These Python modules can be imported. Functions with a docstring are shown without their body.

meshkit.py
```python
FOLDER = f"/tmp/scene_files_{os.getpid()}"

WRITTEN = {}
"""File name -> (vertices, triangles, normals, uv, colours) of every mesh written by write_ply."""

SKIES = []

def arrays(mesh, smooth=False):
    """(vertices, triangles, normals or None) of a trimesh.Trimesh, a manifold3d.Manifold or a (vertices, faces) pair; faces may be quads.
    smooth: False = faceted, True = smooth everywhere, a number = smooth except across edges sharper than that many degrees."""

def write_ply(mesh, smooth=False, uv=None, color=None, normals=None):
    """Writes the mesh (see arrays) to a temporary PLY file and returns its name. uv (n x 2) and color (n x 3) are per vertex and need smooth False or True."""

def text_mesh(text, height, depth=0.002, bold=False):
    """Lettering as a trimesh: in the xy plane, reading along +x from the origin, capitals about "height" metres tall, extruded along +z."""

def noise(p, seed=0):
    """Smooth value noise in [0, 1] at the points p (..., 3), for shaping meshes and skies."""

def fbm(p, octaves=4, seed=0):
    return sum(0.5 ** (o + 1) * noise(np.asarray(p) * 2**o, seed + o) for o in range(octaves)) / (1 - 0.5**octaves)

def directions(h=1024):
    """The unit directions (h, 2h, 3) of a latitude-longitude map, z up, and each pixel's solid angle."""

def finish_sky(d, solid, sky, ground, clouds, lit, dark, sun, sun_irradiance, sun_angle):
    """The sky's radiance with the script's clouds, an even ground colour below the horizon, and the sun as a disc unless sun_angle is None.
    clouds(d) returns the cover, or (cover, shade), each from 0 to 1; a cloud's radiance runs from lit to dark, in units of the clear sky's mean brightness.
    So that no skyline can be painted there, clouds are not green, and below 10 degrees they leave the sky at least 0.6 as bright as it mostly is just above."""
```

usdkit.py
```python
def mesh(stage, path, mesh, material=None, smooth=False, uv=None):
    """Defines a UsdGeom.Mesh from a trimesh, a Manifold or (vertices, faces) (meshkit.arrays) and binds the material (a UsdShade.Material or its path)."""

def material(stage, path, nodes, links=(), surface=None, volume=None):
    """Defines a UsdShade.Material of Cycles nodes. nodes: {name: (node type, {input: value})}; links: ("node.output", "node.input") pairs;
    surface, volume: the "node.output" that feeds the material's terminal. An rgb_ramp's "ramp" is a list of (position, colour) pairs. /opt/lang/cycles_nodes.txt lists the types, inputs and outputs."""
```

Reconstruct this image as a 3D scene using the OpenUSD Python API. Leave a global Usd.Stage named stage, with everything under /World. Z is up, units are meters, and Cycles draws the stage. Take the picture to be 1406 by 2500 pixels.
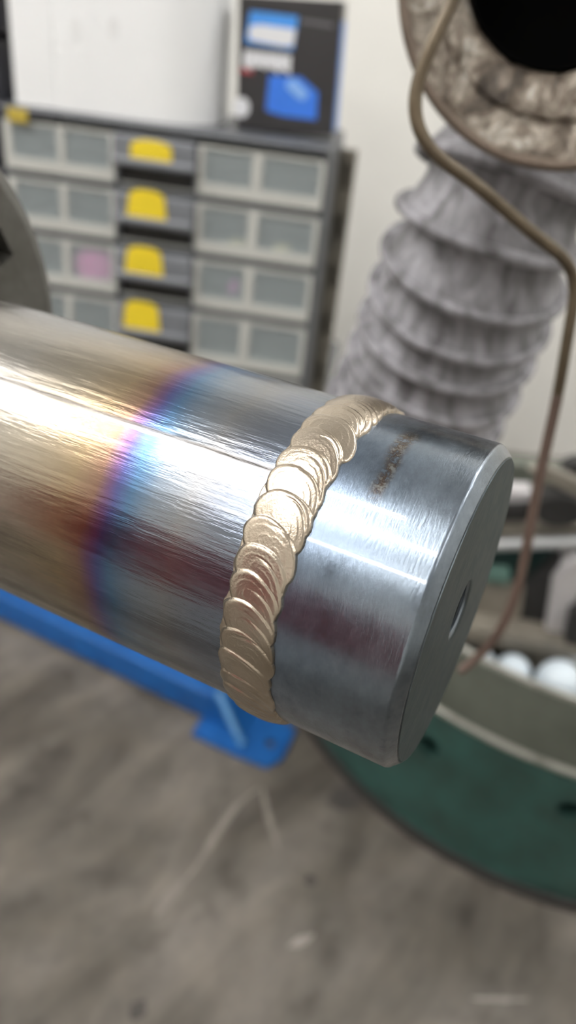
import math, random, numpy as np, trimesh, manifold3d as m3, usdkit, meshkit
from pxr import Usd, UsdGeom, UsdLux, UsdShade, Gf, Sdf
from scipy.ndimage import gaussian_filter
from scipy.interpolate import CubicSpline

stage = Usd.Stage.CreateInMemory()
UsdGeom.SetStageUpAxis(stage, 'Z'); UsdGeom.SetStageMetersPerUnit(stage, 1.0)
UsdGeom.Xform.Define(stage, '/World'); UsdGeom.Scope.Define(stage, '/World/Looks')
rng = np.random.default_rng(7); random.seed(7)

# ------------------------------------------------------------------ camera
F, CX, CY, H = 1900.0, 703.0, 1250.0, 1.05          # focal length in pixels of a 1406 x 2500 frame, eye height
down = np.array([-360.0, 2950.0, F]); down /= np.linalg.norm(down)   # gravity as the phone saw it (x right, y down, z forward)
fw = np.array([0, 0, 1.0]); yv = fw - fw @ down * down; yv /= np.linalg.norm(yv)
M = np.array([np.cross(yv, -down), yv, -down])       # rows: world x, y, z in camera coordinates
EYE = np.array([0, 0, H])
cam = UsdGeom.Camera.Define(stage, '/World/camera')
R4 = np.eye(4); R4[:3, 0], R4[:3, 1], R4[:3, 2], R4[:3, 3] = M[:, 0], -M[:, 1], -M[:, 2], EYE
cam.AddTransformOp().Set(Gf.Matrix4d(*R4.T.ravel().tolist()))
cam.CreateHorizontalApertureAttr(36.0); cam.CreateVerticalApertureAttr(36.0 * 2500 / 1406)
cam.CreateFocalLengthAttr(36.0 * F / 1406)
cam.CreateFStopAttr(22.0); cam.CreateFocusDistanceAttr(0.124)
cam.CreateClippingRangeAttr(Gf.Vec2f(0.01, 100.0)); cam.CreateExposureAttr(0.0)

LIGHT = 1.72                                          # overall level of the ceiling lights
FIXTURES = [  # centre x, y, length, bearing of its length in degrees
    (-2.25, 0.73, 1.2, -23.5), (-1.05, 0.21, 1.2, -23.5), (-2.25, 0.10, 1.2, -23.5), (-1.05, -0.42, 1.2, -23.5), (-1.45, -1.28, 1.2, -23.5), (1.7, 0.9, 1.2, 66.5), (1.5, -0.9, 1.2, 66.5), (1.35, 1.62, 1.2, 0)]  # the last batten is added, only to brighten the back wall
CEIL = 2.95

# ------------------------------------------------------------------ helpers
def wray(px, py): return M @ np.array([(px - CX) / F, (py - CY) / F, 1.0])
def at(px, py, depth): return EYE + wray(px, py) * depth                       # point at a distance along the optical axis
def onz(px, py, z): d = wray(px, py); return EYE + d * ((z - H) / d[2])
def onplane(px, py, p, n): d = wray(px, py); return EYE + d * (np.dot(np.asarray(p) - EYE, n) / np.dot(d, n))

used, origin, MATS = {}, {}, {}
def numbered(parent, name):
    k = used.get((parent, name), 0); used[(parent, name)] = k + 1
    return parent + '/' + (name if k == 0 else f'{name}_{k:03d}')
def data(p, **kw):
    for k, v in kw.items():
        if v: p.SetCustomDataByKey(k, v)
def thing(name, label, cat, loc=(0, 0, 0), group=None, rot=None):
    path = numbered('/World', name); x = UsdGeom.Xform.Define(stage, path)
    m = np.eye(4); m[:3, 3] = loc
    if rot is not None: m[:3, :3] = rot
    x.AddTransformOp().Set(Gf.Matrix4d(*m.T.ravel().tolist()))
    origin[path] = np.linalg.inv(m)
    data(x.GetPrim(), label=label, category=cat, group=group)
    return path
def obj(name, mesh, mat, parent='/World', smooth=30, local=False, label=None, kind=None, cat=None, group=None, uv=None):
    """One Mesh prim. Vertices are given in world space (or the thing's own with local=True)."""
    path = numbered(parent, name)
    v, f, _ = meshkit.arrays(mesh, False)
    top = '/'.join(path.split('/')[:3])
    if parent != '/World' and not local:
        T = origin[top]; v = v @ T[:3, :3].T + T[:3, 3]
    usdkit.mesh(stage, path, (v, f), MATS[mat], smooth=smooth, uv=uv)
    data(stage.GetPrimAtPath(path), label=label, kind=kind, category=cat, group=group)
    return path
def cat(*ms): return trimesh.util.concatenate([tm(m) for m in ms])
def tm(m):
    if isinstance(m, trimesh.Trimesh): return m
    v, f, _ = meshkit.arrays(m, False); return trimesh.Trimesh(v, f, process=False)
def man(m):
    m = tm(m); return m3.Manifold(m3.Mesh(np.asarray(m.vertices, np.float32), np.asarray(m.faces, np.uint32)))
def rbox(sx, sy, sz, c=(0, 0, 0), r=0.003, n=8):
    r = min(r, sx / 2.01, sy / 2.01, sz / 2.01)
    s = m3.Manifold.sphere(r, n)
    pts = [s.translate((x * (sx / 2 - r), y * (sy / 2 - r), z * (sz / 2 - r))) for x in (-1, 1) for y in (-1, 1) for z in (-1, 1)]
    return tm(m3.Manifold.batch_hull(pts).translate(tuple(map(float, c))))
def frame_box(p, ex, ey, ez, lo, hi, r=0.003):
    """Rounded box between lo and hi in the frame (origin p; axes ex, ey, ez)."""
    lo, hi = np.minimum(lo, hi), np.maximum(lo, hi)
    b = rbox(*(hi - lo), (lo + hi) / 2, r); R = np.array([ex, ey, ez]).T
    b.vertices = b.vertices @ R.T + p; return b
def prism(pts, n, t):
    """Extrudes a planar polygon of world points by t along the unit vector n."""
    pts = np.asarray(pts, float); n = np.asarray(n, float); n = n / np.linalg.norm(n); e = pts[1] - pts[0]; e = e - e @ n * n; e /= np.linalg.norm(e); g = np.cross(n, e)
    from shapely.geometry import Polygon
    poly = Polygon(np.c_[(pts - pts[0]) @ e, (pts - pts[0]) @ g]).buffer(0)
    b = trimesh.creation.extrude_polygon(poly, t, engine='earcut')
    b.vertices = b.vertices @ np.array([e, g, n]) + pts[0]; return b
def lathe(prof, n=96, frame=None, closed=True):
    """Surface of revolution of (r, z) points about z; frame = (origin, ex, ey, ez)."""
    prof = np.asarray(prof, float); t = np.linspace(0, 2 * np.pi, n, endpoint=False); k = len(prof)
    v = np.stack([prof[:, 0][None] * np.cos(t)[:, None], prof[:, 0][None] * np.sin(t)[:, None], np.repeat(prof[:, 1][None], n, 0)], -1).reshape(-1, 3)
    i, j = np.meshgrid(np.arange(n), np.arange(k if closed else k - 1), indexing='ij')
    a, b, c, d = i * k + j, ((i + 1) % n) * k + j, ((i + 1) % n) * k + (j + 1) % k, i * k + (j + 1) % k
    f = np.stack([a, b, c, d], -1).reshape(-1, 4)
    f = np.vstack([f[:, [0, 1, 2]], f[:, [0, 2, 3]]])
    if frame: v = v @ np.array(frame[1:]) + frame[0]
    m = trimesh.Trimesh(v, f, process=True); m.update_faces(m.nondegenerate_faces()); m.fix_normals(); return m
def sweep(path, rad, n=24, cap=True):
    path = np.asarray(path, float); rad = np.broadcast_to(rad, len(path)); T = np.gradient(path, axis=0); T /= np.linalg.norm(T, axis=1)[:, None]
    u = np.cross(T[0], [0.3, 0.5, 0.8]); u /= np.linalg.norm(u); V = []
    t = np.linspace(0, 2 * np.pi, n, endpoint=False)
    for p, d, r in zip(path, T, rad):
        u = u - u @ d * d; u /= np.linalg.norm(u); w = np.cross(d, u)
        V.append(p + r * (np.cos(t)[:, None] * u + np.sin(t)[:, None] * w))
    v = np.vstack(V); k = len(path); F_ = []
    for i in range(k - 1):
        a = i * n + np.arange(n); b = i * n + (np.arange(n) + 1) % n
        F_ += [np.c_[a, b, b + n], np.c_[a, b + n, a + n]]
    if cap:
        v = np.vstack([v, path[0], path[-1]]); a = np.arange(n); b = (a + 1) % n
        F_ += [np.c_[np.full(n, k * n), b, a], np.c_[np.full(n, k * n + 1), (k - 1) * n + a, (k - 1) * n + b]]
    return trimesh.Trimesh(v, np.vstack(F_), process=False)
def spline(P, n, ts=None):
    P = np.asarray(P, float); d = np.r_[0, np.cumsum(np.linalg.norm(np.diff(P, axis=0), axis=1))]
    return CubicSpline(d, P)(np.linspace(0, d[-1], n))

def mat(name, nodes, links, surface='p.BSDF'):
    MATS[name] = usdkit.material(stage, '/World/Looks/' + name, nodes, links, surface=surface)
def simple(name, c, rough=0.5, metal=0.0, var=0.0, scale=20, bump=0.0, bscale=200, c2=None, **kw):
    """Principled material whose colour wanders between c and c2 (or c darkened by var), with a little roughness and relief."""
    c = np.array(c, float); c2 = np.array(c2, float) if c2 is not None else c * (1 - var)
    nodes = {'t': ('texture_coordinate', {}), 'n': ('noise_texture', {'scale': scale, 'detail': 5, 'roughness': 0.6}),
             'r': ('rgb_ramp', {'ramp': [(0.32, tuple(c2)), (0.68, tuple(c))]}), 'p': ('principled_bsdf', {'roughness': rough, 'metallic': metal, **kw})}
    links = [('t.object', 'n.vector'), ('n.fac', 'r.fac'), ('r.color', 'p.base_color')]
    if bump:
        nodes |= {'bn': ('noise_texture', {'scale': bscale, 'detail': 3}), 'b': ('bump', {'strength': bump, 'distance': 0.002})}
        links += [('t.object', 'bn.vector'), ('bn.fac', 'b.height'), ('b.normal', 'p.normal')]
    mat(name, nodes, links)

# ------------------------------------------------------------------ materials
simple('wall_paint', (0.86, 0.855, 0.82), 0.6, var=0.03, scale=3, bump=0.05, bscale=150)
simple('ceiling_paint', (0.80, 0.82, 0.85), 0.7, var=0.04, scale=2)
simple('white_plastic', (0.87, 0.89, 0.91), 0.35, var=0.02, scale=6)
simple('smudge', (0.835, 0.85, 0.865), 0.5, var=0.1)
simple('cabinet_plastic', (0.082, 0.088, 0.100), 0.45, var=0.12, scale=8)
simple('drawer_plastic', (0.56, 0.57, 0.54), 0.38, var=0.08, scale=10)
simple('handle_plastic', (0.17, 0.18, 0.20), 0.4, var=0.08, scale=10)
simple('recess_dark', (0.03, 0.03, 0.03), 0.6, var=0.2)
simple('tag_yellow', (0.86, 0.66, 0.03), 0.45, var=0.06)
simple('tag_yellow_dull', (0.55, 0.42, 0.06), 0.55, var=0.25, scale=60)
simple('pink_foil', (0.95, 0.20, 0.56), 0.5, var=0.25, scale=60)
simple('purple_foil', (0.70, 0.14, 0.52), 0.5, var=0.2, scale=60)
simple('tan_parts', (0.92, 0.74, 0.40), 0.5, var=0.3, scale=90)
simple('carton_black', (0.035, 0.034, 0.036), 0.4, var=0.15, scale=12)
simple('print_blue', (0.045, 0.20, 0.78), 0.4, var=0.1, scale=10)
simple('print_sky', (0.07, 0.32, 0.85), 0.4, var=0.12, scale=14)
simple('print_light_blue', (0.25, 0.48, 0.92), 0.4, var=0.1, scale=14)
simple('print_side', (0.10, 0.24, 0.62), 0.4, var=0.1, scale=14)
simple('print_white', (0.78, 0.80, 0.84), 0.4, var=0.03)
simple('print_red', (0.45, 0.06, 0.07), 0.4, var=0.1)
simple('print_grey', (0.14, 0.14, 0.15), 0.4, var=0.1)
simple('case_dark', (0.035, 0.036, 0.05), 0.5, c2=(0.012, 0.012, 0.018), scale=30)
simple('bench_steel', (0.16, 0.17, 0.18), 0.5, var=0.2, scale=10)
simple('bench_light', (0.72, 0.72, 0.70), 0.5, var=0.15, scale=10)
simple('chest_red', (0.27, 0.040, 0.055), 0.35, var=0.1, scale=8)
simple('chrome', (0.8, 0.8, 0.8), 0.2, 1.0, var=0.05)
simple('iron_grey', (0.14, 0.138, 0.125), 0.55, 0.3, c2=(0.09, 0.087, 0.076), scale=35, bump=0.25, bscale=300)
simple('iron_black', (0.016, 0.016, 0.016), 0.6, var=0.3)
simple('blue_paint', (0.007, 0.110, 0.38), 0.5, c2=(0.005, 0.082, 0.30), scale=25, bump=0.1, bscale=120)
simple('blue_highlight', (0.16, 0.36, 0.62), 0.35, c2=(0.05, 0.22, 0.52), scale=60)
simple('green_paint', (0.036, 0.105, 0.092), 0.42, c2=(0.024, 0.056, 0.048), scale=14, bump=0.12, bscale=90)
simple('green_grey', (0.125, 0.140, 0.115), 0.5, c2=(0.085, 0.095, 0.078), scale=14, bump=0.15, bscale=90)
simple('highlight_steel', (0.50, 0.50, 0.46), 0.4, 0.6, c2=(0.26, 0.26, 0.23), scale=22)
simple('machine_beige', (0.22, 0.20, 0.165), 0.5, c2=(0.14, 0.13, 0.108), scale=12)
simple('machine_teal', (0.02, 0.055, 0.052), 0.5, c2=(0.012, 0.028, 0.03), scale=10)
simple('teal_light', (0.09, 0.17, 0.145), 0.5, var=0.2)
simple('bright_steel', (0.62, 0.64, 0.66), 0.3, 0.8, var=0.15, scale=20)
simple('pale_plastic', (0.50, 0.49, 0.50), 0.4, var=0.1)
simple('ball_white', (0.70, 0.80, 0.88), 0.22, var=0.06)
simple('shadow_dark', (0.03, 0.028, 0.026), 0.7, var=0.2)
simple('wire_brown', (0.155, 0.122, 0.08), 0.4, 0.35, c2=(0.075, 0.056, 0.034), scale=70)
simple('wire_red', (0.125, 0.085, 0.068), 0.5, 0.1, var=0.2, scale=50)
simple('fixture_white', (0.85, 0.85, 0.85), 0.5)
simple('scratch_light', (0.25, 0.225, 0.195), 0.7, c2=(0.19, 0.17, 0.15), scale=30)
simple('stain_dark', (0.04, 0.036, 0.034), 0.6, c2=(0.08, 0.072, 0.065), scale=60)
simple('chip_white', (0.36, 0.33, 0.30), 0.6, c2=(0.22, 0.2, 0.18), scale=80)
# frosted drawer windows
mat('window_frosted', {'tr': ('transparent_bsdf', {'color': (0.92, 0.96, 0.97)}), 'p': ('principled_bsdf', {'base_color': (0.72, 0.79, 0.81), 'roughness': 0.35}), 'm': ('mix_closure', {'fac': 0.24})},
    [('tr.BSDF', 'm.closure1'), ('p.BSDF', 'm.closure2')], 'm.closure')
# concrete floor
mat('concrete', {'g': ('geometry', {}), 'm1': ('mapping', {'mapping_type': 'texture', 'rotation': (0, 0, 1.0), 'scale': (0.32, 0.11, 0.3)}), 'n1': ('noise_texture', {'scale': 1.0, 'detail': 6, 'roughness': 0.62, 'distortion': 0.6}),
                 'n2': ('noise_texture', {'scale': 13, 'detail': 5, 'roughness': 0.6}), 'n3': ('noise_texture', {'scale': 2.2, 'detail': 3}), 'n4': ('noise_texture', {'scale': 420, 'detail': 3}),
                 'r1': ('rgb_ramp', {'ramp': [(0.30, (0.066, 0.058, 0.050)), (0.5, (0.132, 0.120, 0.107)), (0.68, (0.20, 0.184, 0.167))]}),
                 'r2': ('rgb_ramp', {'ramp': [(0.30, (0.55, 0.53, 0.51)), (0.44, (0.92, 0.92, 0.92)), (0.68, (1.18, 1.16, 1.12))]}),
                 'r3': ('rgb_ramp', {'ramp': [(0.3, (0.80, 0.78, 0.75)), (0.7, (1.1, 1.09, 1.05))]}),
                 'x1': ('mix', {'mix_type': 'multiply', 'fac': 1.0}), 'x2': ('mix', {'mix_type': 'multiply', 'fac': 1.0}), 'b': ('bump', {'strength': 0.25, 'distance': 0.002}), 'p': ('principled_bsdf', {'roughness': 0.6})},
    [('g.position', 'm1.vector'), ('m1.vector', 'n1.vector'), ('g.position', 'n2.vector'), ('g.position', 'n3.vector'), ('g.position', 'n4.vector'), ('n1.fac', 'r1.fac'), ('n2.fac', 'r2.fac'), ('n3.fac', 'r3.fac'),
     ('r1.color', 'x1.color1'), ('r2.color', 'x1.color2'), ('x1.color', 'x2.color1'), ('r3.color', 'x2.color2'), ('x2.color', 'p.base_color'), ('n4.fac', 'b.height'), ('b.normal', 'p.normal')])
# dirty cast hood
mat('hood_dirty', {'t': ('texture_coordinate', {}), 'n1': ('noise_texture', {'scale': 62, 'detail': 6, 'roughness': 0.7, 'distortion': 0.9}), 'n2': ('noise_texture', {'scale': 230, 'detail': 4, 'roughness': 0.6}),
                   'r1': ('rgb_ramp', {'ramp': [(0.34, (0.05, 0.04, 0.031)), (0.46, (0.145, 0.118, 0.092)), (0.56, (0.28, 0.25, 0.21)), (0.68, (0.55, 0.53, 0.49))]}),
                   'r2': ('rgb_ramp', {'ramp': [(0.3, (0.45, 0.42, 0.38)), (0.6, (1.1, 1.1, 1.1))]}), 'x': ('mix', {'mix_type': 'multiply', 'fac': 1.0}),
                   'b': ('bump', {'strength': 0.5, 'distance': 0.003}), 'p': ('principled_bsdf', {'roughness': 0.42, 'metallic': 0.35})},
    [('t.object', 'n1.vector'), ('t.object', 'n2.vector'), ('n1.fac', 'r1.fac'), ('n2.fac', 'r2.fac'), ('r1.color', 'x.color1'), ('r2.color', 'x.color2'), ('x.color', 'p.base_color'), ('n2.fac', 'b.height'), ('b.normal', 'p.normal')])
simple('hood_brown', (0.20, 0.155, 0.12), 0.45, 0.3, c2=(0.11, 0.085, 0.065), scale=30, bump=0.15, bscale=150)
simple('throat_dark', (0.004, 0.004, 0.004), 0.9, var=0.2, specular_ior_level=0.0)  # near black without sheen: the dark inside of the throat painted in
# hose cloth
mat('hose_cloth', {'t': ('texture_coordinate', {}), 'mp': ('mapping', {'scale': (95, 95, 26)}), 'n1': ('noise_texture', {'scale': 1.0, 'detail': 4, 'roughness': 0.6, 'distortion': 0.6}), 'n2': ('noise_texture', {'scale': 900, 'detail': 2}),
                   'r1': ('rgb_ramp', {'ramp': [(0.36, (0.095, 0.092, 0.098)), (0.64, (0.33, 0.325, 0.355))]}), 'b': ('bump', {'strength': 0.25, 'distance': 0.004}), 'b2': ('bump', {'strength': 0.15, 'distance': 0.001}),
                   'p': ('principled_bsdf', {'roughness': 0.6, 'sheen_weight': 0.25, 'sheen_roughness': 0.4})},
    [('t.object', 'mp.vector'), ('mp.vector', 'n1.vector'), ('t.object', 'n2.vector'), ('n1.fac', 'r1.fac'), ('r1.color', 'p.base_color'), ('n1.fac', 'b.height'), ('n2.fac', 'b2.height'), ('b.normal', 'b2.normal'), ('b2.normal', 'p.normal')])

# steel of the pipe: colour runs along the axis (object z) as the heat left it
def steel(name, ramp, z0, z1, warp, seam, grain, rough=(0.19, 0.30), stain=False, gscale=1.0, sms=(160, 160, 22), sb=0.08, coat=0.3):
    nodes = {'t': ('texture_coordinate', {}), 's': ('separate_xyz', {}), 'th': ('math', {'math_type': 'arctan2'}),
             'wn': ('noise_texture', {'scale': 70, 'detail': 3, 'roughness': 0.55}), 'wa': ('math', {'math_type': 'multiply_add', 'value2': warp, 'value3': -warp / 2}), 'z': ('math', {'math_type': 'add'}),
             'mr': ('map_range', {'from_min': z0, 'from_max': z1, 'clamp': True}), 'r': ('rgb_ramp', {'ramp': ramp}),
             'gm': ('mapping', {'scale': grain}), 'gn': ('noise_texture', {'scale': 1.0, 'detail': 4, 'roughness': 0.6}),
             'sm': ('mapping', {'scale': sms}), 'sn': ('noise_texture', {'scale': 1.0, 'detail': 5, 'roughness': 0.65}),
             'rr': ('map_range', {'from_min': 0.3, 'from_max': 0.7, 'to_min': rough[0], 'to_max': rough[1], 'clamp': True}),
             'dr': ('rgb_ramp', {'ramp': [(0.28, (0.72, 0.72, 0.73)), (0.45, (0.95, 0.95, 0.95)), (0.7, (1.06, 1.06, 1.06))]}), 'x': ('mix', {'mix_type': 'multiply', 'fac': 1.0}),
             'b': ('bump', {'strength': 0.22 * gscale, 'distance': 0.0006}), 'b2': ('bump', {'strength': sb, 'distance': 0.0010}), 'p': ('principled_bsdf', {'metallic': 1.0, 'coat_weight': coat, 'coat_roughness': 0.05})}
    links = [('t.object', 's.vector'), ('s.y', 'th.value1'), ('s.x', 'th.value2'), ('t.object', 'wn.vector'), ('wn.fac', 'wa.value1'), ('s.z', 'z.value1'), ('wa.value', 'z.value2'), ('z.value', 'mr.value'), ('mr.result', 'r.fac'),
             ('t.object', 'gm.vector'), ('gm.vector', 'gn.vector'), ('t.object', 'sm.vector'), ('sm.vector', 'sn.vector'), ('sn.fac', 'rr.value'), ('rr.result', 'p.roughness'),
             ('sn.fac', 'dr.fac'), ('r.color', 'x.color1'), ('dr.color', 'x.color2'), ('gn.fac', 'b.height'), ('sn.fac', 'b2.height'), ('b.normal', 'b2.normal'), ('b2.normal', 'p.normal')]
    last = 'x.color'
    if seam:   # the pipe's own rolled seam: a thin dark line at a fixed angle
        nodes |= {'d': ('math', {'math_type': 'subtract', 'value2': math.radians(33.6)}), 'dn': ('math', {'math_type': 'multiply_add', 'value2': 0.03}), 'da': ('math', {'math_type': 'absolute'}),
                  'dm': ('map_range', {'range_type': 'smoothstep', 'from_min': 0.004, 'from_max': 0.030, 'to_min': 1.0, 'to_max': 0.0, 'clamp': True}), 'xs': ('mix', {'mix_type': 'mix', 'color2': (0.085, 0.08, 0.075)}), 'sf': ('math', {'math_type': 'multiply', 'value2': 0.92})}
        links += [('th.value', 'd.value1'), ('sn.fac', 'dn.value1'), ('d.value', 'dn.value3'), ('dn.value', 'da.value1'), ('da.value', 'dm.value'), ('dm.result', 'sf.value1'), ('sf.value', 'xs.fac'), (last, 'xs.color1')]
        last = 'xs.color'
    if stain:  # rusty scuff across the plug, from its top down to one third
        nodes |= {'q': ('math', {'math_type': 'add', 'value2': 0.0132}), 'qn': ('math', {'math_type': 'multiply_add', 'value2': 0.005}), 'qo': ('math', {'math_type': 'subtract', 'value2': 0.0025}), 'qa': ('math', {'math_type': 'absolute'}),
                  'qm': ('map_range', {'range_type': 'smoothstep', 'from_min': 0.0002, 'from_max': 0.0022, 'to_min': 1.0, 'to_max': 0.0, 'clamp': True}),
                  'ta': ('math', {'math_type': 'subtract', 'value2': math.radians(14)}), 'tb': ('math', {'math_type': 'absolute'}), 'tm_': ('map_range', {'range_type': 'smoothstep', 'from_min': 0.2, 'from_max': 0.36, 'to_min': 1.0, 'to_max': 0.0, 'clamp': True}),
                  'vn': ('noise_texture', {'scale': 700, 'detail': 4, 'roughness': 0.7}), 'vr': ('map_range', {'from_min': 0.34, 'from_max': 0.50, 'clamp': True}), 'k1': ('math', {'math_type': 'multiply'}), 'k2': ('math', {'math_type': 'multiply'}),
                  'cr': ('rgb_ramp', {'ramp': [(0.40, (0.035, 0.028, 0.024)), (0.52, (0.10, 0.072, 0.055)), (0.64, (0.26, 0.27, 0.26))]}), 'xq': ('mix', {'mix_type': 'mix'})}
        links += [('s.z', 'q.value1'), ('wn.fac', 'qo.value1'), ('sn.fac', 'qn.value1'), ('q.value', 'qn.value3'), ('qn.value', 'qo.value1'), ('qo.value', 'qa.value1'), ('qa.value', 'qm.value'), ('th.value', 'ta.value1'), ('ta.value', 'tb.value1'), ('tb.value', 'tm_.value'),
                  ('t.object', 'vn.vector'), ('vn.fac', 'vr.value'), ('qm.result', 'k1.value1'), ('tm_.result', 'k1.value2'), ('k1.value', 'k2.value1'), ('vr.result', 'k2.value2'), ('k2.value', 'xq.fac'), ('vn.fac', 'cr.fac'), ('cr.color', 'xq.color2'), (last, 'xq.color1')]
        links = [l for l in links if l != ('wn.fac', 'qo.value1')]
        last = 'xq.color'
    links.append((last, 'p.base_color'))
    mat(name, nodes, links)
Z0, Z1 = -0.130, -0.020
def zr(*st): return [((z / 1000 - Z0) / (Z1 - Z0), tuple(0.59 * x for x in c)) for z, c in st]
steel('pipe_steel', zr((-130, (0.56, 0.54, 0.51)), (-86, (0.57, 0.54, 0.49)), (-72, (0.60, 0.52, 0.40)), (-63, (0.58, 0.44, 0.27)), (-58.5, (0.46, 0.28, 0.20)), (-56, (0.30, 0.17, 0.36)), (-54.3, (0.17, 0.19, 0.50)),
                         (-51.5, (0.17, 0.34, 0.58)), (-47, (0.38, 0.46, 0.56)), (-41, (0.46, 0.47, 0.49)), (-35, (0.38, 0.42, 0.50)), (-29, (0.36, 0.42, 0.52)), (-20, (0.36, 0.42, 0.52))), Z0, Z1, 0.005, True, (900, 900, 90))
steel('plug_steel', [(0.0, (0.17, 0.218, 0.292)), (0.35, (0.183, 0.23, 0.292)), (0.7, (0.187, 0.227, 0.275)), (1.0, (0.187, 0.222, 0.262))], -0.022, 0.002, 0.004, False, (420, 420, 2600), (0.25, 0.34), True, 0.6, (70, 70, 110), 0.04, 0.45)
steel('plug_face', [(0.0, (0.105, 0.128, 0.138)), (1.0, (0.105, 0.128, 0.138))], -0.02, 0.01, 0.002, False, (500, 500, 500), (0.38, 0.5), False, 0.5, coat=0.0)
mat('bronze', {'t': ('texture_coordinate', {}), 'n': ('noise_texture', {'scale': 2600, 'detail': 2}), 'n2': ('noise_texture', {'scale': 120, 'detail': 3}), 'r': ('rgb_ramp', {'ramp': [(0.3, (0.42, 0.355, 0.28)), (0.7, (0.51, 0.445, 0.365))]}),
               'b': ('bump', {'strength': 0.25, 'distance': 0.0002}), 'p': ('principled_bsdf', {'metallic': 1.0, 'roughness': 0.30})},
    [('t.object', 'n.vector'), ('t.object', 'n2.vector'), ('n2.fac', 'r.fac'), ('r.color', 'p.base_color'), ('n.fac', 'b.height'), ('b.normal', 'p.normal')])
mat('lamp_glow', {'e': ('emission', {'color': (1.0, 0.97, 0.93), 'strength': 34.0 * LIGHT})}, [], 'e.emission')

# ------------------------------------------------------------------ the room
X0, X1, Y0, Y1 = -3.0, 3.0, -3.0, 2.13
def slab(name, lo, hi, m):
    lo, hi = np.array(lo, float), np.array(hi, float)
    b = trimesh.creation.box(hi - lo); b.apply_translation((lo + hi) / 2)
    return obj(name, b, m, smooth=False, kind='structure')
floor = slab('floor', (X0, Y0, -0.1), (X1, Y1, 0), 'concrete')
slab('ceiling', (X0, Y0, CEIL), (X1, Y1, CEIL + 0.1), 'ceiling_paint')
slab('wall_back', (X0, Y1, 0), (X1, Y1 + 0.1, CEIL), 'wall_paint')
slab('wall_front', (X0, Y0 - 0.1, 0), (X1, Y0, CEIL), 'wall_paint')
slab('wall_left', (X0 - 0.1, Y0, 0), (X0, Y1, CEIL), 'wall_paint')
slab('wall_right', (X1, Y0, 0), (X1 + 0.1, Y1, CEIL), 'wall_paint')
origin['/World/floor'] = np.eye(4)
def mark(name, pix, w, m):
    """A worn streak in the floor, a thin film a few pixels wide along its pixel track."""
    P = spline([onz(x, y, 0.0003) for x, y in pix], 24); T = np.gradient(P, axis=0); T /= np.linalg.norm(T, axis=1)[:, None]; N = np.c_[-T[:, 1], T[:, 0], 0 * T[:, 0]]
    ww = w * np.sin(np.linspace(0.25, np.pi - 0.25, 24)) * (0.8 + 0.4 * rng.random(24))
    v = np.vstack([P - N * ww[:, None], P + N * ww[:, None]]); n = 24; f = [[i, i + 1, n + i + 1, n + i] for i in range(n - 1)]
    v2 = v - [0, 0, 0.0003]; a = trimesh.Trimesh(v, np.vstack([np.array(f)[:, [0, 1, 2]], np.array(f)[:, [0, 2, 3]]]), process=False)
    if a.face_normals[:, 2].mean() < 0: a.invert()
    obj(name, a, m, floor, smooth=False)
mark('scratch', [(455, 2145), (520, 2050), (580, 1965), (632, 1925)], 0.006, 'scratch_light')
mark('scratch', [(640, 1922), (655, 1990), (682, 2080)], 0.005, 'scratch_light')
mark('scratch', [(380, 2240), (420, 2180), (455, 2145)], 0.008, 'scratch_light')
mark('scratch', [(1150, 2437), (1220, 2440), (1290, 2440)], 0.003, 'chip_white')
mark('scratch', [(705, 2310), (735, 2298), (765, 2282)], 0.006, 'chip_white')
mark('stain', [(745, 2155), (757, 2150), (768, 2142)], 0.009, 'stain_dark')
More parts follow.
